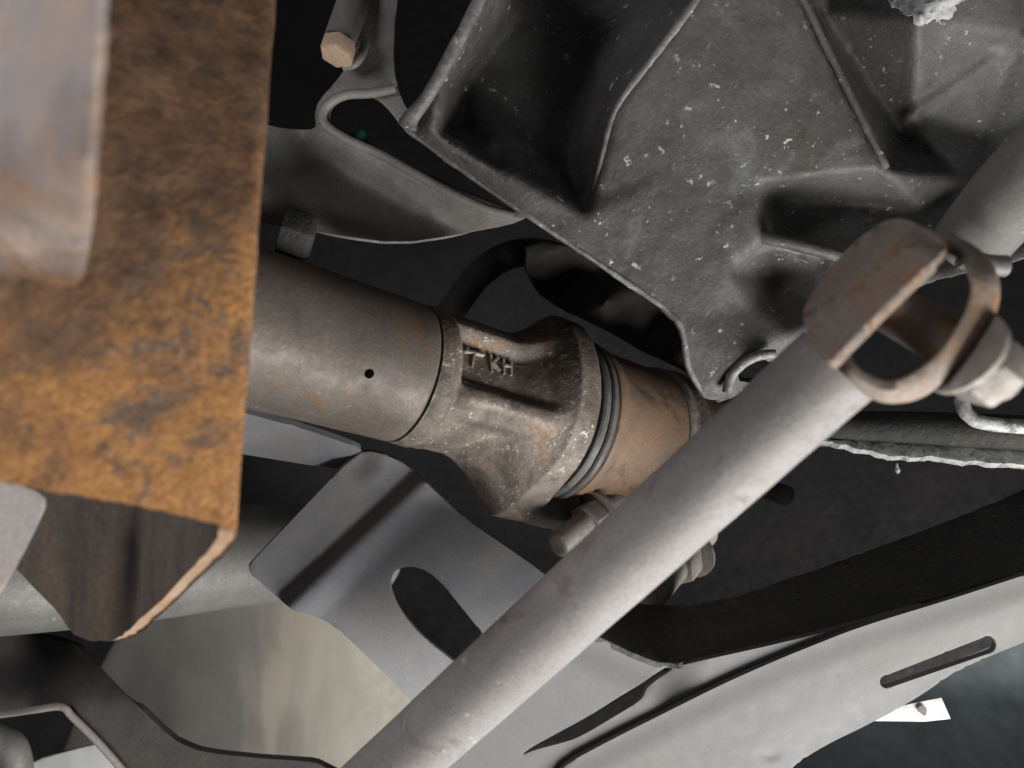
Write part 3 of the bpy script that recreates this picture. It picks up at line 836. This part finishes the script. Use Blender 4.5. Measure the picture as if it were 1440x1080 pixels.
# ------------------------------------------------------------------ pressed loop bracket, upper left
lp = thing('loop_bracket', 'dim grey pressed steel loop bracket with a long tapered opening', 'bracket', P(520, 260, .45))
slot_low = [(462, 178), (520, 215), (600, 258), (690, 298), (735, 304)]
def d_loop(x, y):
    s = polydist(x, y, slot_low)
    below = sst(-10, 10, (y - 168) - (x - 460) * .52)
    return .435 + below * (.018 * sst(0, 56, s) - .062 * sst(30, 130, s)) - .003 * math.exp(-(s / 14) ** 2)
sheet('bracket_sheet', [(512, -60), (503, 40), (494, 85), (470, 118), (448, 140), (441, 162), (446, 182), (410, 182), (340, 170), (300, 180), (300, 300), (400, 318), (480, 332), (560, 342), (640, 331), (700, 320), (732, 312), (752, 296),
                        (700, 250), (620, 200), (575, 160), (556, 118), (552, 60), (566, -60)], d_loop, M['press'], lp,
      holes=[[(462, 172), (464, 152), (484, 138), (522, 133), (546, 152), (570, 186), (600, 204), (660, 240), (735, 294), (716, 300), (680, 288), (620, 260), (540, 217), (490, 194)]], th=.0014, step=7, sm=1, bev=.0004, hsm=2, hstep=4)
tube('rolled_lip', catmull([P(556, 124, .432), P(520, 131, .431), P(484, 134, .430), P(458, 150, .430), P(455, 172, .430), P(484, 194, .430), P(540, 220, .430), P(620, 264, .430), P(680, 292, .431), P(722, 303, .432)], 10), .0026, M['press'], lp, seg=14)
tube('inner_bead', catmull([P(492, 196, .458), P(540, 224, .458), P(620, 264, .46), P(716, 304, .462)], 8), .0042, M['dark'], lp, seg=14)
o = lathe('teal_plug', P(508, 194, .452), Vector((-.1, -1, .2)), [(0, .001), (0, .0042), (.002, .0042), (.0032, .003), (.0034, .0005)], M['green'], seg=20)
tag(o, 'tiny teal plug showing inside the tapered opening of the loop bracket', 'plug')
bh = thing('hanger_bolt', 'tan square headed bolt above the loop bracket at the top left', 'bolt', P(475, 70, .42))
def box(name, c, ex, ey, ez, mat, parent, bev=.001):
    bm = bmesh.new()
    v = [bm.verts.new(c + ex * i + ey * j + ez * k) for i in (-1, 1) for j in (-1, 1) for k in (-1, 1)]
    for f in ((0, 1, 3, 2), (4, 6, 7, 5), (0, 4, 5, 1), (2, 3, 7, 6), (0, 2, 6, 4), (1, 5, 7, 3)): bm.faces.new([v[i] for i in f])
    bmesh.ops.bevel(bm, geom=list(bm.edges), offset=bev, segments=2, profile=.5, affect='EDGES', clamp_overlap=True)
    return link(name, bm, mat, parent, 30)
ax = (P(505, -20, .43) - P(475, 68, .42)).normalized()
sd = Vector((.8, -.5, -.25)); sd = (sd - ax * sd.dot(ax)).normalized(); td2 = ax.cross(sd)
hexhead('bolt_head', P(479, 60, .42), -ax, .0092, .0098, M['tan'], bh, ref=Vector((.4, -1, 0)))
lathe('shank', P(478, 58, .424), ax, [(0, .003), (0, .0085), (.05, .0085)], M['press'], bh, seg=24)
tube('washer_hook', catmull([P(482, 94, .425), P(498, 90, .425), P(508, 78, .425), P(514, 62, .43)], 6), .0024, M['pipe'], bh, seg=12)

o = hexhead('dim_nut', P(394, 322, .382), Vector((.9, .3, -.25)), .0125, .016, M['rubber'])  # nut takes the dark rubber colour in place of full shade
tag(o, 'dim hexagonal nut in the shadow between the rusty channel and loop bracket', 'nut')

# ------------------------------------------------------------------ shadowed things between shaft and housing
o = tube('dark_hose', catmull([P(600, 480, .60), P(640, 430, .58), P(675, 385, .57), P(720, 358, .57), P(780, 360, .58), P(840, 400, .6)], 10), .010, M['rubber'], seg=24)
tag(o, 'faint dark hose curving in the shadow above the shaft yoke', 'hose')
o = sheet('crumpled_shield', [(740, 330), (840, 360), (930, 420), (1000, 470), (1020, 560), (960, 520), (880, 480), (800, 440), (740, 400)],
          lambda x, y: .56 + .012 * math.sin((x * .4 + y) * .055) + .008 * math.sin(x * .05), M['dark'], th=.002, step=9, sm=1, nz=.006, nzf=40)
tag(o, 'dark crumpled shield in the gap between shaft and cast housing', 'shield')
ds = thing('shadowed_stud', 'dim bolt stud in the dark space right of the diagonal rod', 'bolt', P(1085, 692, .52))
lathe('stud', P(1050, 680, .53), P(1105, 697, .5) - P(1050, 680, .53), [(0, .002), (0, .0065), (.035, .0065), (.036, .005)], M['dark'], ds, seg=20)
lathe('collar', P(1040, 676, .535), P(1105, 697, .5) - P(1050, 680, .53), [(0, .002), (0, .012), (.005, .012), (.005, .002)], M['dark'], ds, seg=24)

# ------------------------------------------------------------------ rail below the eye
rl = thing('black_rail', 'black rail with a pale worn lower edge at the right below the bolt', 'rail', P(1300, 620, .45))
tube('rail_tube', catmull([P(1090, 600, .47), P(1200, 604, .465), P(1320, 606, .46), P(1560, 616, .45)], 8), .0135, M['rubber'], rl, seg=28, flat=.8)
sheet('worn_edge', [(1130, 616), (1210, 620), (1300, 627), (1400, 630), (1560, 636), (1560, 664), (1440, 654), (1380, 650), (1300, 643), (1250, 641), (1222, 634), (1180, 625)], lambda x, y: .452 - .0003 * (y - 625), M['pale'], rl, th=.004, step=7, sm=1, rough_edge=3, bev=.001, nz=.0008, nzf=120)
tube('top_bead', catmull([P(1352, 560, .445), P(1362, 584, .442), P(1400, 597, .44), P(1560, 606, .44)], 8), .0040, M['pale'], rl, seg=14, nz=.0003)
lathe('drip', P(1261, 652, .45), Vector((.1, 0, -1)), [(0, .0006), (.002, .0008), (.0035, .0016), (.005, .0012), (.0056, .0002)], M['pale'], rl, seg=12)
